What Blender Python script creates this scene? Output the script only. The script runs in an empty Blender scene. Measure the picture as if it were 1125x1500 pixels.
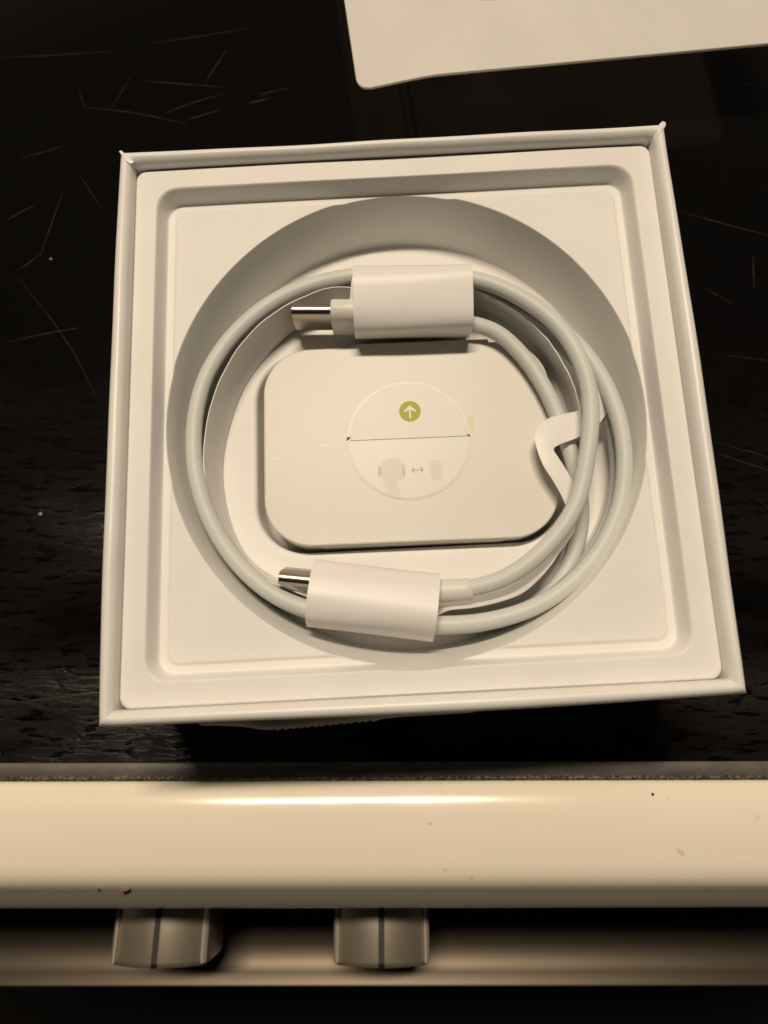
import bpy, bmesh, math, random
import numpy as np
from mathutils import Vector, Matrix
random.seed(7)
MM = 0.001
# ------------------------------------------------------------------ camera, world, lamp, exposure
sc = bpy.context.scene
COL = sc.collection
CAM = (-5.511, -44.755, 160.129)                       # millimetres; the cooktop is z = 0, the box rim z = 40
ROT = [[0.998676, -0.051106, -0.005859], [-0.05125, -0.978727, -0.198661], [0.004418, 0.198698, -0.980051]]
FPX = 1050.0
cam_d = bpy.data.cameras.new('camera'); cam = bpy.data.objects.new('camera', cam_d); COL.objects.link(cam)
cam_d.sensor_fit = 'HORIZONTAL'; cam_d.sensor_width = 36.0; cam_d.lens = 36.0*FPX/1125.0
cam_d.clip_start = 0.005; cam_d.clip_end = 50.0
m3 = Matrix((ROT[0], [-v for v in ROT[1]], [-v for v in ROT[2]])).transposed()
cam.matrix_world = Matrix.Translation(Vector(CAM)*MM) @ m3.to_4x4()
cam_d.dof.use_dof = True; cam_d.dof.focus_distance = 0.138; cam_d.dof.aperture_fstop = 21.0
sc.camera = cam

w = bpy.data.worlds.new('World'); sc.world = w; w.use_nodes = True
nt = w.node_tree; bg = nt.nodes['Background']
tc = nt.nodes.new('ShaderNodeTexCoord'); sx = nt.nodes.new('ShaderNodeSeparateXYZ'); nt.links.new(tc.outputs['Generated'], sx.inputs[0])
def wramp(sock, lo, hi, stops):
    mr = nt.nodes.new('ShaderNodeMapRange'); mr.inputs['From Min'].default_value = lo; mr.inputs['From Max'].default_value = hi
    rp = nt.nodes.new('ShaderNodeValToRGB'); nt.links.new(sock, mr.inputs['Value']); nt.links.new(mr.outputs[0], rp.inputs[0])
    el = rp.color_ramp.elements
    while len(el) < len(stops): el.new(0.5)
    for e, (p, c) in zip(el, stops): e.position = p; e.color = (*c, 1)
    return rp.outputs[0]
# a dim kitchen: pale walls round about, the dark hood overhead, the darker side where the photographer stands
elev = wramp(sx.outputs['Z'], -1, 1, [(0.42,(0.012,0.009,0.007)),(0.54,(0.90,0.75,0.59)),(0.70,(0.85,0.71,0.56)),(0.83,(0.09,0.075,0.062))])
side = wramp(sx.outputs['Y'], -1, 1, [(0.42,(0.02,)*3),(0.72,(1,)*3)])
mxw = nt.nodes.new('ShaderNodeMix'); mxw.data_type = 'RGBA'; mxw.blend_type = 'MULTIPLY'; mxw.inputs['Factor'].default_value = 1
nt.links.new(elev, mxw.inputs['A']); nt.links.new(side, mxw.inputs['B']); nt.links.new(mxw.outputs['Result'], bg.inputs['Color'])
bg.inputs['Strength'].default_value = 0.54

ld = bpy.data.lights.new('hood_lamp', 'AREA'); ld.shape = 'RECTANGLE'; ld.size = 0.50; ld.size_y = 0.07
ld.energy = 16.9; ld.color = (1.0, 0.84, 0.635)
lamp = bpy.data.objects.new('hood_lamp', ld); COL.objects.link(lamp)
lamp.location = Vector((-50, 480, 1300))*MM
lamp.rotation_euler = (Vector((0, -10, 20))*MM - lamp.location).to_track_quat('-Z', 'Y').to_euler()

sc.view_settings.view_transform = 'Standard'; sc.view_settings.look = 'None'
sc.view_settings.exposure = -0.07; sc.view_settings.gamma = 1.0

# ------------------------------------------------------------------ helpers (all lengths in millimetres)
RM = np.array(ROT); CV = np.array(CAM)
def at(px, py, z):
    d = RM.T @ np.array([(px-562.5)/FPX, (py-750.0)/FPX, 1.0])
    p = CV + d*(z-CV[2])/d[2]
    return (float(p[0]), float(p[1]), float(z))

class MB:
    def __init__(s): s.v = []; s.f = []
    def add(s, vs, fs):
        o = len(s.v); s.v += [tuple(map(float, q)) for q in vs]; s.f += [tuple(i+o for i in f) for f in fs]; return s
    def grid(s, rows, closed=False):
        n = len(rows[0]); vs = [p for r in rows for p in r]; fs = []
        for i in range(len(rows)-1):
            for j in range(n if closed else n-1):
                k = (j+1) % n
                fs.append((i*n+j, i*n+k, (i+1)*n+k, (i+1)*n+j))
        return s.add(vs, fs)
    def loft(s, rings, cap0=True, cap1=True):
        n = len(rings[0]); o = len(s.v); s.grid(rings, True)
        if cap0: s.f.append(tuple(o+j for j in reversed(range(n))))
        if cap1: b = o+(len(rings)-1)*n; s.f.append(tuple(b+j for j in range(n)))
        return s
    def box(s, x0, x1, y0, y1, z0, z1):
        return s.loft([[(x0,y0,z),(x1,y0,z),(x1,y1,z),(x0,y1,z)] for z in (z0,z1)])
    def prism(s, outline, z0, z1, bevel=0.0):
        """extrude a 2-D outline (counter-clockwise) from z0 to z1, optional bevel on the top edge"""
        if bevel <= 0: return s.loft([[(x,y,z) for x,y in outline] for z in (z0,z1)])
        ins = inset(outline, bevel)
        mid = inset(outline, bevel*0.3)
        return s.loft([[(x,y,z0) for x,y in outline], [(x,y,z1-bevel) for x,y in outline],
                       [(x,y,z1-bevel*0.3) for x,y in mid], [(x,y,z1) for x,y in ins]])
    def tube(s, pts, r, n=14, cap=True):
        P = np.array(pts, float); T = np.gradient(P, axis=0); T /= np.linalg.norm(T, axis=1)[:,None]
        up = np.array([0,0,1.0]); rings = []
        R = r if hasattr(r, '__len__') else [r]*len(P)
        for i in range(len(P)):
            a = np.cross(up, T[i]); a /= np.linalg.norm(a); b = np.cross(T[i], a)
            rings.append([tuple(P[i]+R[i]*(math.cos(t)*a+math.sin(t)*b)) for t in [2*math.pi*k/n for k in range(n)]])
        return s.loft(rings, cap, cap)

def inset(o, d):
    n = len(o); out = []
    for i in range(n):
        p = np.array(o[i-1]); q = np.array(o[i]); r = np.array(o[(i+1) % n])
        a = q-p; b = r-q; a = a/(np.linalg.norm(a)+1e-9); b = b/(np.linalg.norm(b)+1e-9)
        na = np.array([-a[1],a[0]]); nb = np.array([-b[1],b[0]]); m = na+nb; m = m/(m@m+1e-9)*2
        out.append(tuple(q+m*d))
    return out

def wloc(p):
    v = Vector((0,0,0))
    while p is not None: v += p.location/MM; p = p.parent
    return v
def obj(name, mb, mat, parent=None, smooth=False, local=False, solid=0.0, auto=None, recalc=True):
    me = bpy.data.meshes.new(name)
    off = Vector((0,0,0)) if (local or parent is None) else wloc(parent)
    V = (np.array(mb.v, float)-np.array(off))*MM
    me.from_pydata(V.tolist(), [], mb.f); me.update()
    if recalc:
        bm = bmesh.new(); bm.from_mesh(me); bmesh.ops.recalc_face_normals(bm, faces=bm.faces); bm.to_mesh(me); bm.free()
    o = bpy.data.objects.new(name, me); COL.objects.link(o)
    if parent: o.parent = parent
    if mat: me.materials.append(mat)
    if smooth or auto is not None:
        me.polygons.foreach_set('use_smooth', [True]*len(me.polygons))
        if auto is not None: me.set_sharp_from_angle(angle=math.radians(auto))
    if solid:
        m = o.modifiers.new('thickness', 'SOLIDIFY'); m.thickness = solid*MM; m.offset = 0
        m2 = bpy.data.meshes.new_from_object(o.evaluated_get(bpy.context.evaluated_depsgraph_get()))
        o.modifiers.clear(); o.data = m2; bpy.data.meshes.remove(me); m2.name = name; me = m2
        me.set_sharp_from_angle(angle=math.radians(50))
    return o
def thing(name, label, cat, loc=(0,0,0), group=None, rz=0.0):
    o = bpy.data.objects.new(name, None); COL.objects.link(o); o.empty_display_size = 0.01
    o.location = Vector(loc)*MM; o.rotation_euler = (0,0,rz)
    return tag(o, label, cat, group)
def tag(o, label=None, cat=None, group=None, kind=None):
    for k, v in (('label',label),('category',cat),('group',group),('kind',kind)):
        if v: o[k] = v
    return o
def spline(ctrl, step=1.0):
    """Catmull-Rom through control points, resampled"""
    P = np.array(ctrl, float); P = np.vstack([2*P[0]-P[1], P, 2*P[-1]-P[-2]]); out = []
    for i in range(1, len(P)-2):
        p0,p1,p2,p3 = P[i-1:i+3]; L = np.linalg.norm(p2-p1); n = max(2, int(L/step))
        d0=np.sqrt(np.linalg.norm(p1-p0))+1e-6; d1=np.sqrt(L)+1e-6; d2=np.sqrt(np.linalg.norm(p3-p2))+1e-6
        m1=(p1-p0)/d0-(p2-p0)/(d0+d1)+(p2-p1)/d1; m2=(p2-p1)/d1-(p3-p1)/(d1+d2)+(p3-p2)/d2
        m1*=d1; m2*=d1
        for k in range(n):
            t=k/n; out.append((2*t**3-3*t*t+1)*p1+(t**3-2*t*t+t)*m1+(-2*t**3+3*t*t)*p2+(t**3-t*t)*m2)
    out.append(P[-2]); return [tuple(q) for q in out]
def smooth_line(pts, it=2):
    P = np.array(pts, float)
    for _ in range(it): P[1:-1] = 0.25*P[:-2]+0.5*P[1:-1]+0.25*P[2:]
    return [tuple(q) for q in P]
def rrect(hx, hy, r, n=8, c=(0,0), a=0.0):
    o = []
    for cx, cy, s in ((hx-r,-(hy-r),-90),(hx-r,hy-r,0),(-(hx-r),hy-r,90),(-(hx-r),-(hy-r),180)):
        for k in range(n+1):
            t = math.radians(s+90*k/n); o.append((cx+r*math.cos(t), cy+r*math.sin(t)))
    ca, sa = math.cos(a), math.sin(a)
    return [(c[0]+x*ca-y*sa, c[1]+x*sa+y*ca) for x,y in o]

# ------------------------------------------------------------------ materials
def mat(name, base, rough=0.5, metal=0.0, spec=0.5, coat=0.0):
    m = bpy.data.materials.new(name); m.use_nodes = True; b = m.node_tree.nodes['Principled BSDF']
    b.inputs['Base Color'].default_value = (*base, 1); b.inputs['Roughness'].default_value = rough
    b.inputs['Metallic'].default_value = metal; b.inputs['Specular IOR Level'].default_value = spec
    if coat: b.inputs['Coat Weight'].default_value = coat; b.inputs['Coat Roughness'].default_value = 0.12
    return m
def N(m, t): return m.node_tree.nodes.new(t)
def L(m, a, b): m.node_tree.links.new(a, b)
def coords(m, scale=(1,1,1)):
    c = N(m,'ShaderNodeTexCoord'); p = N(m,'ShaderNodeMapping'); p.inputs['Scale'].default_value = scale
    L(m, c.outputs['Object'], p.inputs['Vector']); return p.outputs[0]
def noise(m, vec, scale, detail=4, rough=0.55):
    n = N(m,'ShaderNodeTexNoise'); n.inputs['Scale'].default_value = scale; n.inputs['Detail'].default_value = detail
    n.inputs['Roughness'].default_value = rough; L(m, vec, n.inputs['Vector']); return n.outputs['Fac']
def ramp(m, fac, p0, c0, p1, c1):
    r = N(m,'ShaderNodeValToRGB'); e = r.color_ramp.elements
    e[0].position = p0; e[0].color = c0 if len(c0)==4 else (*c0,1); e[1].position = p1; e[1].color = c1 if len(c1)==4 else (*c1,1)
    L(m, fac, r.inputs[0]); return r.outputs[0]
def bump(m, h, dist, strength=1.0):
    b = N(m,'ShaderNodeBump'); b.inputs['Distance'].default_value = dist*MM; b.inputs['Strength'].default_value = strength
    L(m, h, b.inputs['Height']); L(m, b.outputs[0], m.node_tree.nodes['Principled BSDF'].inputs['Normal']); return b
def bsdf(m): return m.node_tree.nodes['Principled BSDF']
def mathn(m, op, a, b=None):
    n = N(m,'ShaderNodeMath'); n.operation = op
    for i, q in enumerate((a,b)):
        if q is None: continue
        if hasattr(q,'links'): L(m, q, n.inputs[i])
        else: n.inputs[i].default_value = q
    return n.outputs[0]

def card(name, base, rough, amt=0.03, bdist=0.02, scale=900):
    m = mat(name, base, rough)
    v = coords(m); f = noise(m, v, 60, 5)
    lo = tuple(c*(1-amt) for c in base); hi = tuple(min(1,c*(1+amt)) for c in base)
    L(m, ramp(m, f, 0.35, lo, 0.65, hi), bsdf(m).inputs['Base Color'])
    bump(m, noise(m, v, scale, 3), bdist, 0.6); return m
M_BOX = card('white wrapped card', (0.80,0.785,0.765), 0.38)
M_TRAY = card('moulded white pulp', (0.82,0.805,0.785), 0.55, 0.02, 0.03, 700)
M_INSERT = card('white insert card', (0.95,0.93,0.90), 0.5)
def _ins():
    m = M_INSERT; t = N(m,'ShaderNodeBsdfTranslucent'); t.inputs['Color'].default_value = (0.85,0.78,0.70,1); x = N(m,'ShaderNodeMixShader'); x.inputs[0].default_value = 0.34
    L(m, bsdf(m).outputs[0], x.inputs[1]); L(m, t.outputs[0], x.inputs[2]); L(m, x.outputs[0], m.node_tree.nodes['Material Output'].inputs['Surface'])
_ins()
M_PAPER = card('white wrap paper', (0.83,0.81,0.80), 0.42, 0.015, 0.012, 500)
M_CORD = card('soft white cable jacket', (0.645,0.66,0.635), 0.5, 0.02, 0.004)
M_PLUG = mat('white plug plastic', (0.74,0.73,0.68), 0.42)
M_METAL = mat('polished steel', (0.50,0.45,0.39), 0.27, 1.0)
M_DARK = mat('dark hole', (0.02,0.018,0.016), 0.7)
M_GREEN = card('lime green print', (0.50,0.51,0.055), 0.6, 0.12, 0.001, 900)
M_WHITEPRINT = mat('unprinted paper', (0.725,0.70,0.655), 0.42)
M_GREY = mat('pale grey print', (0.655,0.635,0.56), 0.42)
M_GREY2 = mat('mid grey print', (0.46,0.44,0.38), 0.4)
M_TAPE = mat('glossy clear sticker on paper', (0.695,0.67,0.63), 0.38)
M_TORN = card('rough torn paper', (0.62,0.59,0.56), 0.8)

# carton paper with a soft yellow glue mark and a wrinkled glossy patch
M_CARTON = mat('cream carton paper', (0.84,0.82,0.78), 0.42)
def build_carton_mat(stain, gloss):
    m = M_CARTON; v = coords(m)
    def blob(c, sx_, sy_):
        s = N(m,'ShaderNodeMapping'); s.vector_type='POINT'; s.inputs['Location'].default_value = (-c[0]*MM/(sx_*MM), -c[1]*MM/(sy_*MM), 0)
        s.inputs['Scale'].default_value = (1/(sx_*MM), 1/(sy_*MM), 0); L(m, v, s.inputs['Vector'])
        d = N(m,'ShaderNodeVectorMath'); d.operation='LENGTH'; L(m, s.outputs[0], d.inputs[0]); return d.outputs['Value']
    n0 = noise(m, v, 450, 3)
    d = mathn(m,'ADD', blob(stain, 1.0, 1.75), mathn(m,'MULTIPLY', mathn(m,'SUBTRACT', n0, 0.5), 0.9))
    k = ramp(m, d, 0.6, (1,1,1), 1.0, (0,0,0))
    mx = N(m,'ShaderNodeMix'); mx.data_type='RGBA'; L(m, k, mx.inputs['Factor'])
    f = noise(m, v, 40, 5); L(m, ramp(m, f, 0.3, (0.70,0.675,0.63), 0.7, (0.725,0.70,0.66)), mx.inputs['A'])
    mx.inputs['B'].default_value = (0.72,0.62,0.42,1); L(m, mx.outputs['Result'], bsdf(m).inputs['Base Color'])
    g = ramp(m, blob(gloss, 7.0, 5.0), 0.55, (1,1,1), 1.0, (0,0,0))
    wr = ramp(m, noise(m, v, 520, 2, 0.5), 0.65, (0,0,0), 0.76, (1,1,1)); k3 = mathn(m,'MULTIPLY', wr, g)
    L(m, mathn(m,'SUBTRACT', 0.42, mathn(m,'MULTIPLY', k3, 0.20)), bsdf(m).inputs['Roughness'])
    h = mathn(m,'ADD', mathn(m,'MULTIPLY', k3, 0.6), mathn(m,'MULTIPLY', noise(m, v, 900, 3), 0.06))
    bump(m, h, 0.06, 0.9)

M_RAIL = mat('cream white enamel', (0.94,0.86,0.74), 0.2)
def _rail():
    m = M_RAIL; v = coords(m)
    sp = noise(m, coords(m,(1,1,1)), 330, 2, 0.5); big = noise(m, v, 25, 3)
    k = ramp(m, sp, 0.715, (0,0,0), 0.755, (1,1,1)); k2 = ramp(m, big, 0.45, (0,0,0), 0.62, (1,1,1))
    fac = mathn(m,'MULTIPLY', mathn(m,'MULTIPLY', k, k2), 0.3)
    mx = N(m,'ShaderNodeMix'); mx.data_type='RGBA'; L(m, fac, mx.inputs['Factor'])
    L(m, ramp(m, noise(m, v, 14, 6), 0.3, (0.92,0.84,0.71), 0.7, (0.955,0.875,0.745)), mx.inputs['A']); mx.inputs['B'].default_value = (0.34,0.24,0.15,1)
    L(m, mx.outputs['Result'], bsdf(m).inputs['Base Color'])
    L(m, ramp(m, noise(m, v, 60, 5), 0.3, (0.13,)*3, 0.75, (0.21,)*3), bsdf(m).inputs['Roughness'])
    bump(m, noise(m, v, 45, 2), 0.06, 0.5)
_rail()

M_GLASS = mat('black cooktop glass', (0.006,0.005,0.005), 0.12, spec=0.5)
def _glass():
    m = M_GLASS
    # burnt-on residue in streaks along the front edge, clearing to bare glass towards the back
    vs = coords(m, (1.0, 5.0, 1)); v = coords(m)
    st = noise(m, vs, 150, 8, 0.66); big = noise(m, coords(m,(0.7,2.0,1)), 22, 4)
    sep = N(m,'ShaderNodeSeparateXYZ'); L(m, v, sep.inputs[0])
    mrg = N(m,'ShaderNodeMapRange'); mrg.inputs['From Min'].default_value = 0.105; mrg.inputs['From Max'].default_value = 0.02
    L(m, sep.outputs['Y'], mrg.inputs['Value']); zone = mrg.outputs[0]
    res = mathn(m,'MULTIPLY', ramp(m, mathn(m,'ADD', big, mathn(m,'MULTIPLY', zone, 0.12)), 0.42, (0,0,0), 0.70, (1,1,1)), zone)
    fl = ramp(m, st, 0.42, (0,0,0), 0.47, (1,1,1))
    film = mathn(m,'MULTIPLY', res, fl)
    dust = ramp(m, noise(m, v, 260, 5, 0.7), 0.62, (0,0,0), 0.78, (1,1,1))
    film2 = mathn(m,'ADD', film, mathn(m,'MULTIPLY', dust, 0.15))
    mx = N(m,'ShaderNodeMix'); mx.data_type='RGBA'; L(m, film2, mx.inputs['Factor'])
    mx.inputs['A'].default_value = (0.0018,0.0016,0.0016,1); mx.inputs['B'].default_value = (0.0145,0.0125,0.011,1)
    L(m, mx.outputs['Result'], bsdf(m).inputs['Base Color'])
    L(m, mathn(m,'ADD', mathn(m,'MULTIPLY', film, 0.10), 0.10), bsdf(m).inputs['Roughness'])
    bump(m, mathn(m,'MULTIPLY', ramp(m, st, 0.36, (0,0,0), 0.56, (1,1,1)), res), 0.055, 0.8)
_glass()
M_SCRATCH = mat('scratched glass', (0.021,0.019,0.0175), 0.6)
M_TRIM = mat('dull grey trim', (0.11,0.10,0.09), 0.45)
def _trim():
    m = M_TRIM; v = coords(m,(1,2,1))
    L(m, ramp(m, noise(m, v, 120, 6, 0.7), 0.3, (0.07,0.062,0.056), 0.75, (0.15,0.135,0.12)), bsdf(m).inputs['Base Color'])
    bump(m, noise(m, v, 500, 3), 0.05, 0.5)
_trim()
M_GRIME = mat('baked crumbs', (0.20,0.15,0.10), 0.7)
def _grime():
    m = M_GRIME; v = coords(m)
    L(m, ramp(m, noise(m, v, 1500, 2, 0.6), 0.42, (0.03,0.025,0.021), 0.72, (0.26,0.22,0.17)), bsdf(m).inputs['Base Color'])
    bump(m, noise(m, v, 1200, 2), 0.4, 1.0)
_grime()
M_STEEL = mat('satin steel panel', (0.085,0.07,0.054), 0.42, 1.0)
M_KNOB = mat('satin grey knob', (0.54,0.47,0.38), 0.36, 0.8)
M_GLINT = mat('painted knob edge glint', (0.85,0.78,0.68), 0.25, 0.5)  # pale colour standing in for the glint on the knob's rounded edges
M_MARK = mat('black print', (0.012,0.01,0.01), 0.5)
M_BLACK = mat('black enamel', (0.004,0.0035,0.0035), 0.6, spec=0.15)
M_CRUMB = mat('brown crumb', (0.24,0.13,0.05), 0.8)
M_TAN = mat('tan crumb', (0.42,0.32,0.2), 0.8)

# ------------------------------------------------------------------ stove (local frame: x along the rail, y = 0 at the rail's back edge)
YAW = math.radians(-2.75)
stove = thing('stove', 'black glass cooktop with white enamel front rail and knobs under the box', 'stove', (0,-70.4,0), rz=YAW)
cy, sy = math.cos(YAW), math.sin(YAW)
def sl(p):                                             # world mm -> stove-local mm
    x, y = p[0], p[1]+70.4
    return (x*cy+y*sy, -x*sy+y*cy, p[2])
X0, X1 = -300, 300
g = MB(); g.loft([[(X0,3.6,z),(X1,3.6,z),(X1,480,z),(X0,480,z)] for z in (-4,0)])
cook = obj('cooktop', g, M_GLASS, stove, local=True)
t = MB(); prof = [(3.5,-3),(3.5,0.25),(3.2,0.45),(0.8,0.45),(0.45,0.3),(0.45,-3)]
t.loft([[(x,y,z) for y,z in prof] for x in (X0,X1)]); obj('trim_strip', t, M_TRIM, stove, local=True, auto=40)
r = MB(); prof = [(0,-12),(0,-1.8),(-0.15,-0.9),(-0.7,0.05),(-1.9,0.95),(-3.5,1.62),(-5.5,2.12),(-8,2.40),(-11,2.5),(-14,2.35),(-17,2.0),(-19.0,1.3),(-20.6,0.1),(-21.8,-1.4),(-23.2,-3.5),(-25.0,-6.2),(-27.0,-9.3),(-28.7,-12.2),(-29.4,-14.0),(-29.5,-16.0),(-28.6,-17.2),(-26,-17.5),(-6,-17.5)]
prof = spline([(a,b,0) for a,b in prof], 0.5); xs = np.linspace(X0,X1,61)
r.loft([[(x,p[0],p[1]) for p in prof] for x in xs]); obj('front_rail', r, M_RAIL, stove, local=True, auto=50)
gm = MB(); rows = []
for x in np.linspace(-110, 100, 420):
    j = random.random(); wv = 0.45+0.35*math.sin(x*0.07)+0.2*math.sin(x*0.31)
    h = 0.40+0.35*j*max(0.1,wv); d = 0.05+0.35*random.random()*max(0.1,wv)
    rows.append([(x,0.62+d,0.46),(x,0.3,h),(x,-0.12-0.1*random.random(),0.05)])
gm.grid(rows); tag(obj('grime_line', gm, M_GRIME, stove, local=True), kind='stuff')
# fascia below the rail, its ledge, and the oven door under it
cp = MB(); prof = [(-22,-17.6),(-30,-17.6),(-38,-62),(-39.5,-71.5),(-42,-73.6),(-57.5,-73.7),(-61.5,-73.0),(-64.6,-71.6),(-66.7,-70.0),(-67.5,-69.8),(-68,-70.6),(-68,-75),(-22,-75)]
cp.loft([[(x,y,z) for y,z in prof] for x in (X0,X1)]); panel = obj('control_panel', cp, M_STEEL, stove, local=True, auto=35)
dr = MB(); dr.box(X0,X1,-62,-24,-560,-75.3); obj('oven_door', dr, M_BLACK, stove, local=True)
bd = MB(); bd.box(X0,X1,-23.7,480,-600,-18); obj('stove_body', bd, M_BLACK, stove, local=True)
TIL = math.radians(10)
def knob(x0, ring):
    ax = np.array([0,-math.cos(TIL),math.sin(TIL)]); upv = np.array([0,math.sin(TIL),math.cos(TIL)]); xv = np.array([1.0,0,0])
    base = np.array([x0,-33.5,-53.5])
    def P(u,v,d): return tuple(base+xv*u+upv*v+ax*d)
    K = 0.915
    def ringc(rad, d, n=48): return [P(rad*math.cos(t), rad*math.sin(t), d) for t in [2*math.pi*k/n for k in range(n)]]
    fl = MB(); fl.loft([ringc(17.5,-2),ringc(17.5,3.2),ringc(17.0,4.0),ringc(15,4.3)])
    k = obj('knob', fl, M_KNOB, stove, local=True, auto=40)
    # grip: broad, gently crowned top and bottom, upright chamfered sides
    sec = []
    for i in range(13):
        u = 12.6-25.2*i/12; sec.append((u, 13.6-4.0*(u/12.6)**2))
    sec += [(-13.1,9.2),(-13.5,8.4),(-13.5,-8.4),(-13.1,-9.2)]
    for i in range(13):
        u = -12.6+25.2*i/12; sec.append((u, -13.6+4.0*(u/12.6)**2))
    sec += [(13.1,-9.2),(13.5,-8.4),(13.5,8.4),(13.1,9.2)]
    gp = MB(); gp.loft([[P(u*s*K,v*s,d) for u,v in sec] for s,d in ((1,4.2),(1,18.3),(0.985,19.1),(0.95,19.6))])
    obj('grip', gp, M_KNOB, k, local=True, auto=30)
    for sgn in (-1,1):  # added pale strips: highlight along both grip edges, put in as colour
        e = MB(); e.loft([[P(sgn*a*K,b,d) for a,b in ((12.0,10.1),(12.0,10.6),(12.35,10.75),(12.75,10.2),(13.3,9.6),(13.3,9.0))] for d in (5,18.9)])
        obj('edge_glint', e, M_GLINT, k, local=True, auto=50)
    pt = MB(); pt.grid([[P(a,13.72,d) for a in (-0.75,0.75)] for d in (5,18.5)]+[[P(a,13.2,19.65) for a in (-0.75,0.75)]])
    obj('pointer_line', pt, M_MARK, k, local=True)
    return k
kx1 = sl(at(232,1415,-41)); kx2 = sl(at(559,1415,-41))
knob(kx1[0], True); knob(kx2[0], False)
for px, py, filled in ((228,1347,False),(559,1349,True)):
    q = sl(at(px,py,-21.5)); b = MB(); n = 20
    yy = lambda z: -30-8*((-17.6-z)/44.4)-0.03
    def pt_(rad,t): z = q[2]+rad*math.sin(t); return (q[0]+rad*math.cos(t), yy(z), z)
    ts = [2*math.pi*k/n for k in range(n)]
    if filled: b.loft([[pt_(1.5,t) for t in ts]], True, False)
    else: b.grid([[pt_(1.5,t) for t in ts],[pt_(1.05,t) for t in ts]], True)
    obj('printed_mark', b, M_MARK, panel, local=True)
# scratches in the glass: real hair-thin ribbons
scr = [[(25,405),(75,468),(108,517),(130,560),(147,594)],[(10,501),(60,490),(117,480)],[(1048,648),(1085,658),(1130,670)],[(1050,664),(1090,677),(1130,690)],
 [(998,310),(1050,325),(1130,346)],[(1030,420),(1075,447)],[(127,157),(200,166),(275,182)],[(3,84),(90,80),(165,75)],[(240,166),(290,148),(332,136)],
 [(298,126),(315,98),(332,74)],[(365,151),(395,144)],[(380,138),(422,130)],[(115,133),(125,158)],[(163,158),(178,135),(192,112)],[(118,258),(147,303)],
 [(92,280),(60,372)],[(1103,375),(1105,422)],[(1108,728),(1130,748)],[(276,175),(322,161)],[(222,63),(300,52),(370,40)],[(60,372),(28,395)],
 [(640,178),(655,140)],[(1012,150),(1060,132),(1110,120)],[(1064,520),(1125,528)],[(205,118),(330,128)],[(10,322),(50,300)],[(30,232),(95,214)]]
for s_ in scr:
    pts = spline([at(a,b,0.03) for a,b in s_], 1.0); P = np.array(pts); T = np.gradient(P,axis=0); T/=np.linalg.norm(T,axis=1)[:,None]
    wd = 0.035+0.035*random.random(); rows = []
    for i in range(len(P)):
        f = (0.25+0.75*math.sin(math.pi*(i+0.5)/len(P)))*(0.5+0.8*random.random()); nrm = np.array([-T[i][1],T[i][0],0])
        rows.append([sl(P[i]-nrm*wd*f), sl(P[i]+nrm*wd*f)])
    obj('scratch', MB().grid(rows), M_SCRATCH, cook, local=True)
fl = MB(); fl.box(-2500,2500,-2500,2500,-905,-900)
tag(obj('floor', fl, mat('dark floor',(0.006,0.005,0.0045),0.7,spec=0.2)), kind='structure')

# ------------------------------------------------------------------ the box: four mitred walls and a base
QUAD = {'TL':(-51.95,52.65),'TR':(52.85,53.05),'BR':(52.7,-53.6),'BL':(-53.2,-53.5)}
def bm_(x, y):                                         # square carton, slightly racked out of square
    u = (x+52.5)/105; v = (y+52.5)/105
    q = [QUAD[k] for k in ('BL','BR','TR','TL')]
    return tuple((1-u)*(1-v)*q[0][i]+u*(1-v)*q[1][i]+u*v*q[2][i]+(1-u)*v*q[3][i] for i in (0,1))
box = thing('open_box', 'open square white cardboard box with rounded rim on the black cooktop', 'box', (0,0,0))
ROLL = [(0,0.3),(0,38.3),(0.12,39.1),(0.5,39.75),(1.05,40.0),(1.6,39.85),(2.1,39.3),(2.35,38.4),(2.4,0.3)]
ROLL = [(0,0.3),(0,20)]+spline([(a,b,0) for a,b in ROLL[1:8]],0.3)[0:]+[(2.4,20,0),(2.4,1.8,0)]
ROLL = [(p[0],p[1]) for p in ROLL]
def wall(side):
    rings = []; n = 60
    for i in range(n+1):
        s = i/n; ring = []
        for d, z in ROLL:
            e = d+0.035+(0.11*(1-i/n) if side == 2 and 30 < z < 39.2 and i < n/2 else 0)                                # mitre with a hair gap
            tpos = -52.5+e+s*(105-2*e)
            endk = min(s,1-s)*105
            zz = z + (0.10*math.sin(s*9+side*2)+0.06*math.sin(s*23+side))*(1 if z>30 else 0)*min(1,endk/6)
            if z > 37: zz += 0.25*max(0,1-endk/1.4)*max(0,1-d/1.6)      # pinched paper at the corner
            dd = d + (0.09*math.sin(s*7+side*1.7)*min(1,endk/8) - (0.5,0.42,-0.15,0.55)[side]*math.sin(math.pi*s))*(max(0,1-d/2.4) if z>10 else 0) + (0.12*max(0,1-endk/1.0) if z>10 else 0)
            a, b = tpos, -52.5+dd
            x, y = ((a,b),(-b,a),(-a,-b),(b,-a))[side]
            X, Y = bm_(x,y); ring.append((X,Y,zz))
        rings.append(ring)
    return MB().loft(rings)
for sd in range(4): obj('side_wall', wall(sd), M_BOX, box, auto=50)
bp = MB(); bp.loft([[(*bm_(x,y),z) for x,y in ((-50,-50),(50,-50),(50,50),(-50,50))] for z in (0.2,1.7)]); obj('base_panel', bp, M_BOX, box)
for pts in ([(174.5,222),(177.5,220.8),(183,225.5),(190,231),(196,237),(192,240),(184,236)],[(966,182),(970.5,178),(974.5,179.5),(975,184),(970,192),(965,198)]):
    c = np.mean([at(a,b,40.1) for a,b in pts],axis=0); rnd = random.Random(int(pts[0][0]))
    b = MB(); ring = [at(a,b_,39.75+0.25*rnd.random()) for a,b_ in pts]; n = len(ring)
    b.add(ring+[tuple(c+np.array([0,0,0.12]))], [(i,(i+1)%n,n) for i in range(n)]); obj('corner_fold', b, M_BOX, box, solid=0.14)
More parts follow.
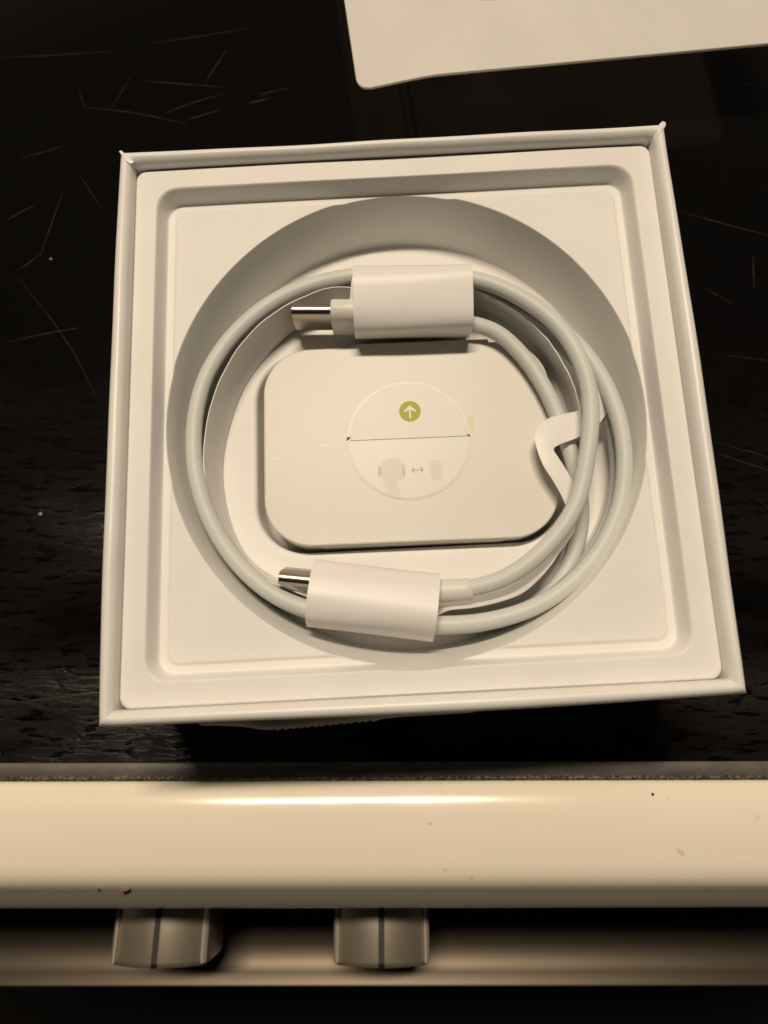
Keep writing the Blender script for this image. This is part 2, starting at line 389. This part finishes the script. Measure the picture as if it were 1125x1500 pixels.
# torn seal paper hanging off the front wall
tp = [(300,1061.5),(330,1062.5),(346,1063),(362,1064.5),(376,1067),(389,1068.5),(397,1069)]
x = 403
while x < 552: tp += [(x,1068.4-(x-400)*0.094-0.9*random.random()),(x+3.5,1069.6-(x-400)*0.094),(x+6,1069.2-(x-400)*0.094)]; x += 9+3*random.random()
tp += [(560,1052.5),(595,1048.5),(640,1046),(691,1042.5)]
rows = []
for px, py in tp:
    lo = at(px, py, 33.0); X, Y = lo[0], lo[1]
    yw = -53.55-0.5*math.sin(math.pi*(X+53)/106)-0.1
    Y2 = min(Y, yw-0.02)
    rows.append([(X,yw,37.2),(X,0.5*(yw+Y2)-0.1,35.6),(X,Y2,33.0)])
obj('torn_flap', MB().grid(rows), M_TORN, box, solid=0.12)

# ------------------------------------------------------------------ moulded tray
def sdrr(x, y, hx, hy, r):
    qx = np.abs(x)-hx+r; qy = np.abs(y)-hy+r
    return np.hypot(np.maximum(qx,0),np.maximum(qy,0))+np.minimum(np.maximum(qx,qy),0)-r
def smin(a,b,k): h = np.clip(0.5+0.5*(b-a)/k,0,1); return b*(1-h)+a*h-k*h*(1-h)
def smax(a,b,k): return -smin(-a,-b,k)
def S(t): t = np.clip(t,0,1); return t*t*(3-2*t)
ZL, ZS, ZF = 37.2, 33.1, 20.6
def tray_h(x, y):
    s = sdrr(x, y, 46.0, 46.0, 4.2)
    wall_ = ZL+(s+0.15)*(ZL-ZS)/0.95                     # steep wall with a rounded lip and a small fillet
    z = smax(smin(np.full_like(s,ZL), wall_, 0.7), np.full_like(s,ZS), 0.9)
    s2 = sdrr(x, y, 43.2, 43.2, 1.8); z = z+0.5*S((-s2)/0.5+0.5)
    rr = np.hypot(x, (y+0.45)/1.012); lin = ZF+(rr-41.65)*4.55
    zb = smax(np.full_like(rr,ZF), lin, 1.3)
    z = smin(z, zb, 0.55)
    z += 0.05*np.sin(x*0.11+1)*np.sin(y*0.09)
    return z
NT = 720; th = np.linspace(0,2*np.pi,NT,endpoint=False); ct, st = np.cos(th), np.sin(th)
def ray_rr(cx, cy_, hx, hy, r):
    """radial distance to a rounded rectangle at every angle (bisection)"""
    lo = np.zeros(NT); hi = np.full(NT, 120.0)
    for _ in range(40):
        m = 0.5*(lo+hi); ins = sdrr(m*ct, m*st, hx, hy, r) < 0; lo = np.where(ins,m,lo); hi = np.where(ins,hi,m)
    return cx+lo*ct, cy_+lo*st
rings = []
ox, oy = ray_rr(0,0,50.06,50.06,2.0)
bulge = 0.05*np.clip(np.cos(np.pi*ox/105),0,1)*np.clip((-oy-40)/9,0,1); oy = oy-bulge
for z in (30.0, 36.3, 36.8): rings.append((ox,oy,np.full(NT,z)))
ix, iy = ray_rr(0,0,49.8,49.8,1.9); iy = iy-bulge
cx0, cy0 = 46.6*ct, -0.5+46.6*st
for k in np.linspace(0,1,90):
    x = ix*(1-k)+cx0*k; y = iy*(1-k)+cy0*k; z = tray_h(x,y)
    if k == 0: z = z-0.08
    rings.append((x,y,z))
for rr in np.concatenate([np.linspace(46.5,41.4,90), np.linspace(41.3,38.6,20)]):
    x, y = rr*ct, -0.5+rr*st; rings.append((x,y,tray_h(x,y)))
PC = (0.6,-2.75)
def pocket(hx, hy, r): return ray_rr(PC[0],PC[1],hx,hy,r)
fx, fy = 38.4*ct, -0.5+38.4*st; px_, py_ = pocket(31.2,21.2,10.5)
for k in np.linspace(0,1,10): rings.append((fx*(1-k)+px_*k, fy*(1-k)+py_*k, tray_h(fx,fy)*(1-k)+ZF*k))
for ins_, z in ((0.25,ZF-0.05),(0.5,ZF-0.22),(0.7,ZF-0.5),(0.8,ZF-0.9),(1.1,15.0),(1.3,12.5),(1.8,11.4),(2.8,11.0),(9,11.0),(18,11.0)):
    x, y = pocket(31.2-ins_,21.2-ins_,max(1.5,10.5-ins_)); rings.append((x,y,np.full(NT,float(z))))
rows = []
for x, y, z in rings:
    row = []
    for i in range(NT):
        X, Y = bm_(x[i],y[i]); row.append((X,Y,z[i]))
    rows.append(row)
tm = MB().loft(rows, False, True)
tray = obj('moulded_tray', tm, M_TRAY, None, smooth=True)
tag(tray, 'white moulded inner tray with round cable well and oblong pocket, fitted inside the open box', 'tray')

# ------------------------------------------------------------------ carton in the pocket
ZC = 24.0; CC = (0.77,-3.07); CA = math.radians(-0.6)
def cl(x, y): return (CC[0]+x*math.cos(CA)-y*math.sin(CA), CC[1]+x*math.sin(CA)+y*math.cos(CA))
st_ = at(689,619,ZC); gl_ = at(447,674,ZC)
build_carton_mat((st_[0],st_[1]),(gl_[0],gl_[1]))
cart = thing('small_carton', 'small rounded white carton with green arrow badge, lying inside the cable coil', 'carton', (0,0,0))
body = [cl(x,y) for x,y in rrect(28.55,20.1,9.2,12)]
obj('carton_body', MB().prism(body,11.1,ZC-0.92), M_CARTON, cart, auto=40)
top = []
for x, y in rrect(28.7,20.25,9.4,16):
    if y > 20.2 and -10.5 < x < 17.5: y += 0.7
    top.append((x,y))
ins2 = []
for i, p in enumerate(top):                            # add points where the hinged panel steps out
    q = top[(i+1) % len(top)]; ins2.append(p)
    if p[1] > 20 and q[1] > 20 and p[0] > 18 > q[0]:
        ins2 += [(17.3,20.3),(17.0,21.0),(-10.6,21.0),(-10.9,20.3)]
top = [cl(*p) for p in ins2]
obj('top_panel', MB().prism(top,ZC-0.9,ZC,0.32), M_CARTON, cart)
fp = [cl(*p) for p in ((-17.9,-20.30),(17.6,-20.30),(17.6,-19.95),(-17.9,-19.95))]
fpm = MB().prism(fp,11.2,ZC-0.92); obj('front_panel', fpm, M_CARTON, cart)
# round tear seal: clear sticker below, two paper half discs split by a slit
dc = at(599,644,ZC); DX, DY = dc[0], dc[1]; A0 = math.radians(-0.8)
def disc_pts(rx, ry, t0, t1, n=40, c=(DX,DY)): return [(c[0]+rx*math.cos(math.radians(t0+(t1-t0)*k/n)), c[1]+ry*math.sin(math.radians(t0+(t1-t0)*k/n))) for k in range(n+1)]
fullc = disc_pts(12.35,12.25,0,354,59)
obj('seal_sticker', MB().prism(fullc,ZC-0.05,ZC+0.07,0.05), M_TAPE, cart)
up = disc_pts(11.55,11.7,0.5,178.4); obj('tear_flap', MB().prism(up,ZC+0.07,ZC+0.24,0.07), M_WHITEPRINT, cart)
lw = disc_pts(11.95,11.9,179.6,359.3,40,(DX,DY-0.02)); obj('tear_flap', MB().prism(lw,ZC+0.07,ZC+0.14,0.05), M_TAPE, cart)
for px, py, dx in ((510.5,642.5,1),(686.5,637.5,-1)):
    a = at(px,py,ZC+0.25); s = 0.36 if dx == 1 else 0.26
    tri = [(a[0]-s*1.1*dx,a[1]-s*1.2),(a[0]+s*1.1*dx,a[1]+s*0.75),(a[0]-s*0.6*dx,a[1]+s*0.85)]
    if dx < 0: tri = tri[::-1]
    obj('slit_notch', MB().prism(tri,ZC,ZC+0.27), M_DARK, cart)
ZP = ZC+0.25
b0 = at(600.5,602.5,ZP); badge = obj('arrow_badge', MB().prism(disc_pts(2.15,2.15,0,350,35,(b0[0],b0[1])),ZP-0.03,ZP+0.015), M_GREEN, cart)
u_ = 0.137
def px2(o, pts): return [(o[0]+x*u_, o[1]-y*u_) for x,y in pts]
arrow = px2(b0, [(-1.3,10.5),(1.3,10.5),(1.3,-2.2),(7.5,1.2),(9.3,-0.3),(0,-9.3),(-9.3,-0.3),(-7.5,1.2),(-1.3,-2.2)])
obj('arrow', MB().prism(arrow,ZP+0.01,ZP+0.035), M_WHITEPRINT, badge)
ZQ = ZC+0.15
e0 = at(575,688,ZQ)
pod = px2(e0, [(-17,-2),(-15,-10),(-9,-15.5),(0,-17.5),(9,-16),(16,-11),(19,-4),(19.5,4),(18,11),(12,16),(6,17),(4.5,19),(9,34),(10,42),(3,42),(-5,38),(-9,30),(-14,18),(-17,8)][::-1])
pod_o = obj('earbud_print', MB().prism(pod,ZQ-0.02,ZQ+0.01), M_GREY, cart)
for px, hw, hh in ((556,2.4,8.5),(591,1.6,9)):
    c = at(px,690,ZQ); obj('mesh_print', MB().prism([(c[0]+hw*u_*math.cos(t),c[1]+hh*u_*math.sin(t)) for t in np.linspace(0,2*np.pi,16,endpoint=False)],ZQ,ZQ+0.022), M_GREY2, pod_o)
c = at(639,688,ZQ); obj('ear_tip_print', MB().prism([(c[0]+x,c[1]+y) for x,y in rrect(8.6*u_,14.5*u_,7.5*u_,6)],ZQ-0.02,ZQ+0.012), M_GREY, cart)
c = at(611.5,688.5,ZQ)
da = px2(c, [(-8.8,0),(-5,-4.3),(-4.1,-3.5),(-6.6,-0.55),(6.6,-0.55),(4.1,-3.5),(5,-4.3),(8.8,0),(5,4.3),(4.1,3.5),(6.6,0.55),(-6.6,0.55),(-4.1,3.5),(-5,4.3)][::-1])
obj('double_arrow_print', MB().prism(da,ZQ-0.02,ZQ+0.013), M_GREEN, cart)

# ------------------------------------------------------------------ charging cable
cable = thing('charging_cable', 'coiled white charging cable with two metal plugs resting in the round well of the box', 'cable', (0,0,0))
def pol(deg, rad, z): t = math.radians(deg); return (*bm_(rad*math.cos(t), -0.5+rad*math.sin(t)), z)
route = [at(a,b,z) for a,b,z in ((600,468,27.5),(650,468,27.5),(690,474,27.0),(722,482,26.5),(757,511,26.1),(786,548,26.1),(806,584,26.1),(822,622,26.0),(835,660,25.6),(846,702,25.2),(852,745,23.9),(846,795,22.8),(825,845,22.3),(785,885,22.2))]
T3 = [at(a,b,z) for a,b,z in ((700,414,29.0),(745,434,29.0),(795,463,29.1),(842,500,29.2),(872,537,29.4),(895,580,29.7),(911,635,29.9),(915,690,29.9),(905,750,29.9),(877,808,29.8),(830,860,29.7),(770,895,29.6),(700,912,29.5),(640,915,29.4),(550,912,29.3),(450,892,29.3),
   (400,871,29.4),(350,828,29.5),(310,767,29.6),(288,700,29.6),(284,630,29.6),(300,556,29.6),(340,493,29.6),(400,442,29.6),(460,416,29.6),(520,404,29.7),(600,401,29.8))]
def lower(pts, z, k, z0=None):                          # an earlier turn of the coil lying below the top one
    n = len(pts); return [(p[0]*k, -1.0+(p[1]+1.0)*k, z if z0 is None else z0+(z-z0)*min(1,i/5)) for i, p in enumerate(pts)]
route += lower(T3[11:], 22.2, 1.0)                      # lowest turn, clockwise, then one more climbing on it
route += lower(T3, 25.7, 1.003, 22.8)
route += T3 + [at(a,b,z) for a,b,z in ((660,404,30.6),(690,408,31.4),(727,418,32.0),(769,439,32.3),(814,473,32.5),(842,511,32.7),(861,558,32.9),(866,615,32.9),(859,675,32.8),(844,740,32.5),(811,790,32.0),(770,829,31.3),(728,853,30.6),(690,862,29.8),(640,866,29.0))]
route = smooth_line(spline(route, 1.2), 6)
obj('cord', MB().tube(route, 1.58, 16), M_CORD, cable, smooth=True)

def stadium(w, t, n=10):
    o = []; r = t/2
    for k in range(n+1): a = math.radians(-90+180*k/n); o.append((w/2-r+r*math.cos(a), r*math.sin(a)))
    for k in range(n+1): a = math.radians(90+180*k/n); o.append((-w/2+r+r*math.cos(a), r*math.sin(a)))
    return o
def plug(tip, collar, back, hw, ht, tilt):
    """USB style plug from the metal tip to the back of its housing; tilt = turn of the wide side off the upright"""
    T = np.array(tip); C = np.array(collar); B = np.array(back); ax = (C-T)/np.linalg.norm(C-T)
    upv = np.array([0,0,1.0]); upv = upv-ax*(upv@ax); upv /= np.linalg.norm(upv); sd = np.cross(ax,upv)
    wv = upv*math.cos(tilt)+sd*math.sin(tilt); tv = np.cross(ax,wv)
    def ring(o, d, s, w_, t_): return [tuple(o+ax*d+s_[0]*wv+s_[1]*tv) for s_ in stadium(w_-2*s, t_-2*s)]
    Lh = np.linalg.norm(B-C)
    h = MB().loft([ring(C,0,0.35,hw,ht),ring(C,0.1,0.12,hw,ht),ring(C,0.4,0,hw,ht),ring(C,Lh-0.6,0,hw,ht),ring(C,Lh,0.5,hw,ht)])
    hs = obj('plug', h, M_PLUG, cable, auto=40)
    Ls = np.linalg.norm(C-T)
    sh = MB().loft([ring(T,1.2,0.33,8.34,2.56),ring(T,0.05,0.33,8.34,2.56),ring(T,0,0.22,8.34,2.56),ring(T,0.12,0.03,8.34,2.56),ring(T,0.5,0,8.34,2.56),ring(T,Ls+0.2,0,8.34,2.56)])
    obj('metal_shell', sh, M_METAL, hs, auto=40)
    return hs
plug(at(430,465,28.0), at(486.5,465,28.0), at(600,472,27.5), 10.2, 4.6, math.radians(2))
p2 = plug(at(413,843,28.8), at(462,848,28.8), at(642,866,28.8), 8.6, 4.2, math.radians(14))
rel = [at(a,b,29.4) for a,b in ((638,865.5),(650,865.5),(665,865.2),(680,864),(688,863),(690.5,862.6))]
obj('strain_relief', MB().tube(rel,[2.1,2.1,2.08,2.05,2.05,1.8],20), M_PLUG, cable, auto=50)

# ------------------------------------------------------------------ paper wrap holding the coil
wrap = thing('paper_cable_wrap', 'white paper wrap with two sleeves and a folded tab holding the cable coil', 'paper wrap', (0,0,0))
def sleeve(pl, pr, z, hw, hh, exp=2.6, wob=0.12, flare=(0,0), roll=0.0):
    P0 = np.array(at(*pl,z)); P1 = np.array(at(*pr,z)); ax = (P1-P0); Ln = np.linalg.norm(ax); ax /= Ln
    sd = np.array([-ax[1],ax[0],0]); sd /= np.linalg.norm(sd); n = 72; rows = []
    for i in range(25):
        f = i/24; row = []
        for k in range(n+1):
            t = -math.pi*0.5+2*math.pi*k/n*1.0
            c, s_ = math.cos(t), math.sin(t)
            a = hw*math.copysign(abs(c)**(2/exp),c); b = hh*math.copysign(abs(s_)**(2/exp),s_)
            d = 1+0.010*math.sin(5*t+3*f)+wob*0.12*math.sin(2.2*t+6*f)
            e = f*Ln + flare[0]*(1-f)*(c) + flare[1]*f*c
            a, b = a*math.cos(roll)-b*math.sin(roll), a*math.sin(roll)+b*math.cos(roll)
            row.append(tuple(P0+ax*e+sd*a*d+np.array([0,0,1.0])*b*d))
        rows.append(row)
    return obj('sleeve', MB().grid(rows), M_PAPER, wrap, smooth=True, solid=0.14)
sleeve((519,445),(688,441),28.2,6.55,5.9,3.6,0.05,roll=math.radians(13))
sleeve((456,869),(639,890),29.6,5.8,5.6,2.7,0.05,roll=math.radians(-14))
fl_l = spline([at(*p) for p in ((519,397,33.4),(515,412,33.2),(512.5,435,32.2),(511,455,30.6),(512,470,29.0))],0.4)
fl_r = [(q[0]+2.2,q[1]-0.05,q[2]+0.15) for q in fl_l]
obj('glued_edge', MB().grid([fl_l,[tuple(0.5*(a[i]+b[i]) for i in range(3)) for a,b in zip(fl_l,fl_r)],fl_r]), M_PAPER, wrap, smooth=True, solid=0.12)
def band(tops, bots, zt, zb, n=60):
    a = spline([at(p[0],p[1],p[2] if len(p)>2 else zt) for p in tops],0.8); b = spline([at(p[0],p[1],p[2] if len(p)>2 else zb) for p in bots],0.8)
    def rs(c): 
        P = np.array(c); d = np.r_[0,np.cumsum(np.linalg.norm(np.diff(P,axis=0),axis=1))]; q = np.linspace(0,d[-1],n)
        return np.stack([np.interp(q,d,P[:,i]) for i in range(3)],1)
    A = rs(a); B = rs(b); rows = []
    for k in np.linspace(0,1,7):
        R_ = A*(1-k)+B*k
        if k == 0: R_ = R_+np.stack([0*A[:,0],0*A[:,0],0.12*np.sin(np.arange(n)*0.55)+0.10*np.sin(np.arange(n)*1.3+1)],1)
        rows.append([tuple(p) for p in R_])
    return obj('band', MB().grid(rows), M_PAPER, wrap, smooth=True, solid=0.2)
band([(530,425),(500,420),(460,428),(405,456),(352,505),(319,565),(301,630),(299,690),(310,745),(338,800),(383,845),(420,862),(452,874)],
     [(530,470),(490,470),(450,474),(420,492),(385,527),(355,572),(334,632),(326,682),(329,728),(343,780),(365,818),(400,845),(450,870)], 29.8, 20.9)
band([(680,418),(700,426),(742,446),(785,479),(818,520),(842,570),(853,625),(852,690)],
     [(680,450),(700,455),(745,478),(785,512),(815,555),(835,610),(842,660),(842,700)], 30.0, 20.9)
band([(856,700),(850,745),(838,782),(820,808),(798,838),(765,868),(728,882),(690,890),(655,894),(634,905)],
     [(846,700),(838,742),(822,775),(803,800),(782,826),(750,852),(715,866),(680,872),(650,876),(634,880)], 29.5, 21.2)
# folded tab
# explicit outlines keep the inner crook sharp
outer = [(868,562,29.60),(860,588,29.20),(847,601,28.60),(828,606,28.90),(808,611,29.00),(793,620,28.70),(784,637,28.40),(786,656,28.40),(796,682,28.50),(810,704,28.40),(823,727,28.00),(832,748,27.60)]
inner = [(884,574,28.90),(891,598,27.90),(881,616,27.70),(868,629,28.20),(852,638,28.60),(836,645,28.70),(820,651,28.60),(811,658,28.50),(817,669,28.50),(828,686,28.40),(838,704,28.20),(846,722,27.60)]
def ctrl_param(c, m=6):
    out = []; pts = [np.array(at(*p)) for p in c]; pts = [2*pts[0]-pts[1]]+pts+[2*pts[-1]-pts[-2]]
    for i in range(1,len(pts)-2):
        p0,p1,p2,p3 = pts[i-1:i+3]
        for k in range(m):
            t = k/m; out.append(0.5*((2*p1)+(-p0+p2)*t+(2*p0-5*p1+4*p2-p3)*t*t+(-p0+3*p1-3*p2+p3)*t**3))
    out.append(pts[-2]); return out
A = ctrl_param(outer); B = ctrl_param(inner)
rows = []
for k in np.linspace(0,1,6): rows.append([tuple(a*(1-k)+b*k+np.array([0,0,0.12*math.sin(math.pi*k)])) for a,b in zip(A,B)])
obj('folded_tab', MB().grid(rows), M_PAPER, wrap, smooth=True, solid=0.1)

# ------------------------------------------------------------------ card insert standing behind the box
ins = thing('card_insert', 'flat white card insert with a bent corner, standing behind the open box', 'card insert', (0,0,0))
ZI = 16.6; O = np.array(at(524,121,ZI)[:2]); E = np.array(at(1125,65,ZI)[:2]); ux = (E-O)/np.linalg.norm(E-O)
LT = np.array(at(505,0,ZI)[:2]); vy = (LT-O)/np.linalg.norm(LT-O); WI, HI = 102.0, 92.0; RC = 3.0
def ins_xy(a, b): q = O+ux*a+vy*b; return (float(q[0]),float(q[1]))
wc = np.array(at(724,-56,ZI)[:2])-O; Mi = np.linalg.inv(np.stack([ux,vy],1)); wa, wb = Mi@wc
def ins_z(a, b):
    z = ZI
    d = (17.0-a)*0.72+(9.5-b)*0.35-3.3                   # corner droops past a soft diagonal crease
    z -= 0.21*max(0.0,0.5*(d+math.sqrt(d*d+3.0))-0.3)
    for ca in (wa, wa+46):
        rr = (abs((a-ca)/14.5)**2.6+abs((b-wb)/10.5)**2.6)**(1/2.6)
        z -= 1.6*float(S((1.05-rr)/0.10))+14.6*float(S((0.97-rr)/0.30))
    return z
rows = []; ys = list(np.concatenate([np.linspace(0,RC,8)[:-1], np.linspace(RC,HI,80)]))
for b in ys:
    e = RC-math.sqrt(max(0,RC*RC-(RC-b)**2)) if b < RC else 0.0
    aa = np.concatenate([np.linspace(e,3.2,6)[:-1],np.linspace(3.2,WI-3.2,96),np.linspace(WI-3.2,WI-e,6)[1:]])
    rows.append([(*ins_xy(a,b), ins_z(a,b)) for a in aa])
obj('top_panel', MB().grid(rows), M_INSERT, ins, smooth=True, solid=0.7)
for a in (13.6, 16.0):                                 # folded ribs under the panel
    rb = MB(); rb.loft([[(*ins_xy(a+da_,b),z) for da_,z in ((0,14.6),(0.35,14.6),(0.35,11.2),(0,11.2))] for b in (5,80)]); obj('rib', rb, M_INSERT, ins)

# ------------------------------------------------------------------ crumbs
def crumb(px, py, z, r, m, label, n=1, curl=False):
    p = at(px,py,z); b = MB(); rnd = random.Random(int(px*7+py))
    if curl:
        pts = spline([(p[0]-r*1.3,p[1]-r*0.35,z+0.12),(p[0]-r*0.4,p[1]+r*0.2,z+0.2),(p[0]+r*0.5,p[1]+r*0.25,z+0.25),(p[0]+r*1.3,p[1]+r*0.5,z+0.15)],0.15)
        b.tube(pts,[0.12+0.16*math.sin(math.pi*i/(len(pts)-1))*(0.7+0.6*rnd.random()) for i in range(len(pts))],8)
    else:
        rings = []
        for i in range(6):
            f = math.pi*(0.08+0.84*i/5); rings.append([(p[0]+r*(0.8+0.5*rnd.random())*math.sin(f)*math.cos(t), p[1]+r*(0.7+0.5*rnd.random())*math.sin(f)*math.sin(t), z+r*0.55*(1-math.cos(f))) for t in np.linspace(0,2*np.pi,9,endpoint=False)])
        b.loft(rings)
    o = obj('crumb', b, m, None); tag(o, label, 'crumb', 'crumbs on the stove'); return o
crumb(75,380,0.02,0.3,M_TAN,'pale crumb on the black glass, upper left of the open box')
crumb(60,753,0.02,0.42,M_TAN,'larger tan crumb on the streaked glass left of the box')
crumb(183,1305,-1.2,0.95,M_CRUMB,'curled brown crumb stuck on the front slope of the white rail',curl=True)
crumb(143,1302,-0.9,0.3,M_CRUMB,'small brown crumb beside the curled one on the white rail')
crumb(956,1163,1.5,0.28,M_MARK,'black speck near the back edge of the white rail, right end')
fb = [at(72,1121,0.1),at(77,1113,0.3),at(85,1112,0.35),at(90,1118,0.25),at(87,1123,0.12)]
tag(obj('fibre', MB().tube(spline(fb,0.2),0.035,6), M_GRIME, None, smooth=True), 'tiny curled pale fibre on the black glass by the trim strip', 'fibre')
